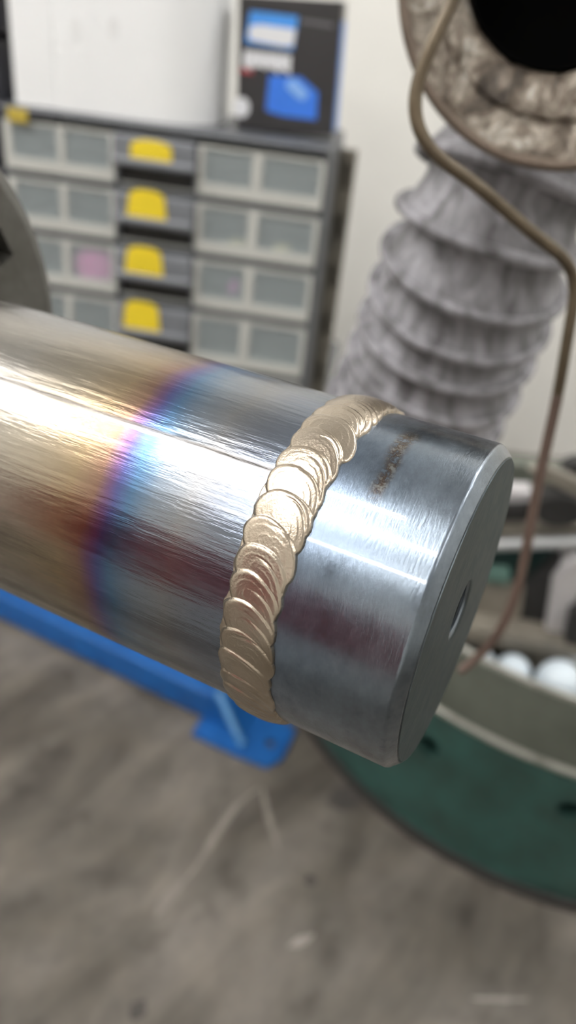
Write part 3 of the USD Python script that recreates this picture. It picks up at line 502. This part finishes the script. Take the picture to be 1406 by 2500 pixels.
# the open machine that stands on the table: measured in a frame facing the camera at about 1.3 m
mz = zR + 0.004
Pm = onz(1300, 1606, mz); md = np.array([0.06, 1.0, 0]); md /= np.linalg.norm(md); mx = np.array([md[1], -md[0], 0])
def mp(x, y, back=0.0):
    q = onplane(x, y, Pm + md * back, md); d = q - Pm; return np.array([d @ mx, back, q[2] - 0.0])
mach = thing('open_machine', 'stripped green and beige machine with dark openings standing on the turntable', 'machine', Pm)
def mbox(name, x0, y0, x1, y1, b0, b1, m, r=0.004):
    a, b = mp(x0, y0, b0), mp(x1, y1, b0); zlo = min(a[2], b[2]); zhi = max(a[2], b[2])
    return obj(name, frame_box(Pm * [1, 1, 0], mx, md, ez, np.array([a[0], b0, zlo]), np.array([b[0], b1, zhi]), r), m, mach)
def mpoly(name, pts, b, t, m): return obj(name, prism([np.array([q[0], q[1], max(q[2], mz + 0.002)]) for q in (onplane(x, y, Pm + md * b, md) for x, y in pts)], md, t), m, mach)
mpoly('bed', [(1130, 1532), (1480, 1600), (1480, 1640), (1130, 1572)], 0.012, 0.10, 'machine_beige')
mpoly('back_plate', [(1180, 1300), (1520, 1300), (1500, 1600), (1150, 1560)], 0.12, 0.02, 'machine_teal')
mpoly('side_plate', [(1165, 1422), (1280, 1436), (1262, 1548), (1150, 1535)], 0.05, 0.012, 'machine_beige')
mpoly('teal_block', [(1190, 1398), (1246, 1404), (1240, 1428), (1182, 1418)], 0.045, 0.02, 'teal_light')
mpoly('dark_opening', [(1280, 1440), (1370, 1360), (1340, 1545), (1266, 1530)], 0.055, 0.02, 'iron_black')
mpoly('upright', [(1352, 1420), (1380, 1385), (1420, 1365), (1420, 1440), (1398, 1480), (1386, 1560), (1332, 1550)], 0.04, 0.05, 'pale_plastic')
mpoly('dark_opening', [(1396, 1500), (1470, 1480), (1470, 1600), (1380, 1575)], 0.02, 0.03, 'iron_black')
def bar(name, a, b, r, m, back, flat=1.0):
    A, B = onplane(*a, Pm + md * back, md), onplane(*b, Pm + md * back, md)
    return obj(name, sweep([A, (A + B) / 2, B], r, 20), m, mach, smooth=40)
bar('silver_rail', (1150, 1332), (1500, 1318), 0.0085, 'bright_steel', 0.06)
mpoly('cover', [(1170, 1280), (1300, 1276), (1480, 1292), (1480, 1316), (1170, 1322)], 0.08, 0.012, 'machine_beige')
mpoly('dark_slot', [(1200, 1238), (1310, 1234), (1305, 1270), (1200, 1274)], 0.075, 0.01, 'iron_black')
mpoly('wheel', ell(1366, 1250, 60, 36, 40), 0.055, 0.03, 'iron_black')
mpoly('white_block', [(1240, 1202), (1300, 1206), (1296, 1234), (1236, 1232)], 0.09, 0.03, 'pale_plastic')
mpoly('back_cover', [(1190, 1132), (1520, 1150), (1520, 1300), (1190, 1300)], 0.15, 0.02, 'green_grey')
mpoly('arm', [(1290, 1150), (1330, 1140), (1480, 1205), (1480, 1246), (1400, 1210)], 0.07, 0.015, 'machine_beige')
mpoly('motor', ell(1420, 1160, 42, 24, 32), 0.12, 0.03, 'iron_black')
# ------------------------------------------------------------------ blue leg lying on the floor
b0, b1 = onz(-160, 1440, 0.0), onz(500, 1762, 0.0); bd_ = b1 - b0; bl_ = np.linalg.norm(bd_); bd_ /= bl_; bs = np.cross([0, 0, 1.0], bd_)
leg = thing('blue_stand_leg', 'blue painted steel stand leg with a drilled end plate lying on the floor', 'stand leg', b1)
LB = lambda lo, hi, r=0.004: frame_box(b1, bd_, bs, ez, np.array(lo), np.array(hi), r)
obj('square_tube', LB((-bl_, 0.0, 0.006), (0.012, 0.062, 0.068), 0.006), 'blue_paint', leg)
pp = [onz(x, y, 0.0125) for x, y in ((470, 1786), (590, 1842), (652, 1866), (690, 1845), (722, 1778), (690, 1752), (620, 1716), (535, 1672))]
pl_ = man(prism(pp, [0, 0, 1], 0.008)); hh_ = onz(661, 1802, 0.02)
pl_ = pl_ - m3.Manifold.cylinder(0.05, 0.0085, 0.0085, 24).translate((float(hh_[0]), float(hh_[1]), -0.01))
plp = tm(pl_); plp.vertices[:, 2] -= plp.vertices[:, 2].min() - 0.0006
obj('end_plate', plp, 'blue_paint', leg)
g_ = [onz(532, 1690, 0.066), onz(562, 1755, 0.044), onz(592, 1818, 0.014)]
obj('gusset_highlight', sweep(g_, 0.006, 12), 'blue_highlight', leg, smooth=True)  # light blue strip painting the highlight down the gusset ridge
obj('gusset', tm(m3.Manifold.hull_points(np.array([b1 + bd_ * 0.01 + bs * s_ + ez * z for s_ in (0.002, 0.060) for z in (0.009, 0.066)] + [b1 + bd_ * 0.075 + bs * s_ + ez * 0.009 for s_ in (0.002, 0.060)], np.float64))), 'blue_paint', leg)

# ------------------------------------------------------------------ unseen objects added behind the camera for the pipe to mirror
tx, ty = -0.78, -0.74; tn = np.array([-tx, -ty, 0]); tn /= np.linalg.norm(tn); ts_ = np.array([tn[1], -tn[0], 0]); to = np.array([tx, ty, 0])
ch = thing('added_chest', 'added unseen dark red chest behind the camera, put there to mirror as a maroon band in the pipe', 'tool chest', to + [0, 0, 0.62])  # unseen chest added for its maroon reflection
TB = lambda lo, hi, r=0.004: frame_box(to, ts_, -tn, ez, np.array(lo), np.array(hi), r)
obj('body', TB((-0.46, 0.012, 0.621), (0.46, 0.42, 1.27), 0.006), 'chest_red', ch)
for k in range(5):
    z = 0.64 + k * 0.124; d_ = obj('drawer', TB((-0.45, 0.0, z), (0.45, 0.014, z + 0.116)), 'chest_red', ch)
    obj('pull', TB((-0.43, -0.008, z + 0.092), (0.43, 0.002, z + 0.108), 0.003), 'chest_red', d_)
wb = thing('added_bench', 'added unseen pale bench under the red chest, mirrored as a lighter band in the pipe', 'bench', to)  # unseen bench added, pale to lighten the reflection below the maroon band
obj('worktop', TB((-0.5, -0.05, 0.585), (0.5, 0.5, 0.62)), 'bench_light', wb)
obj('carcass', TB((-0.48, -0.02, 0.0), (0.48, 0.48, 0.585)), 'bench_light', wb)
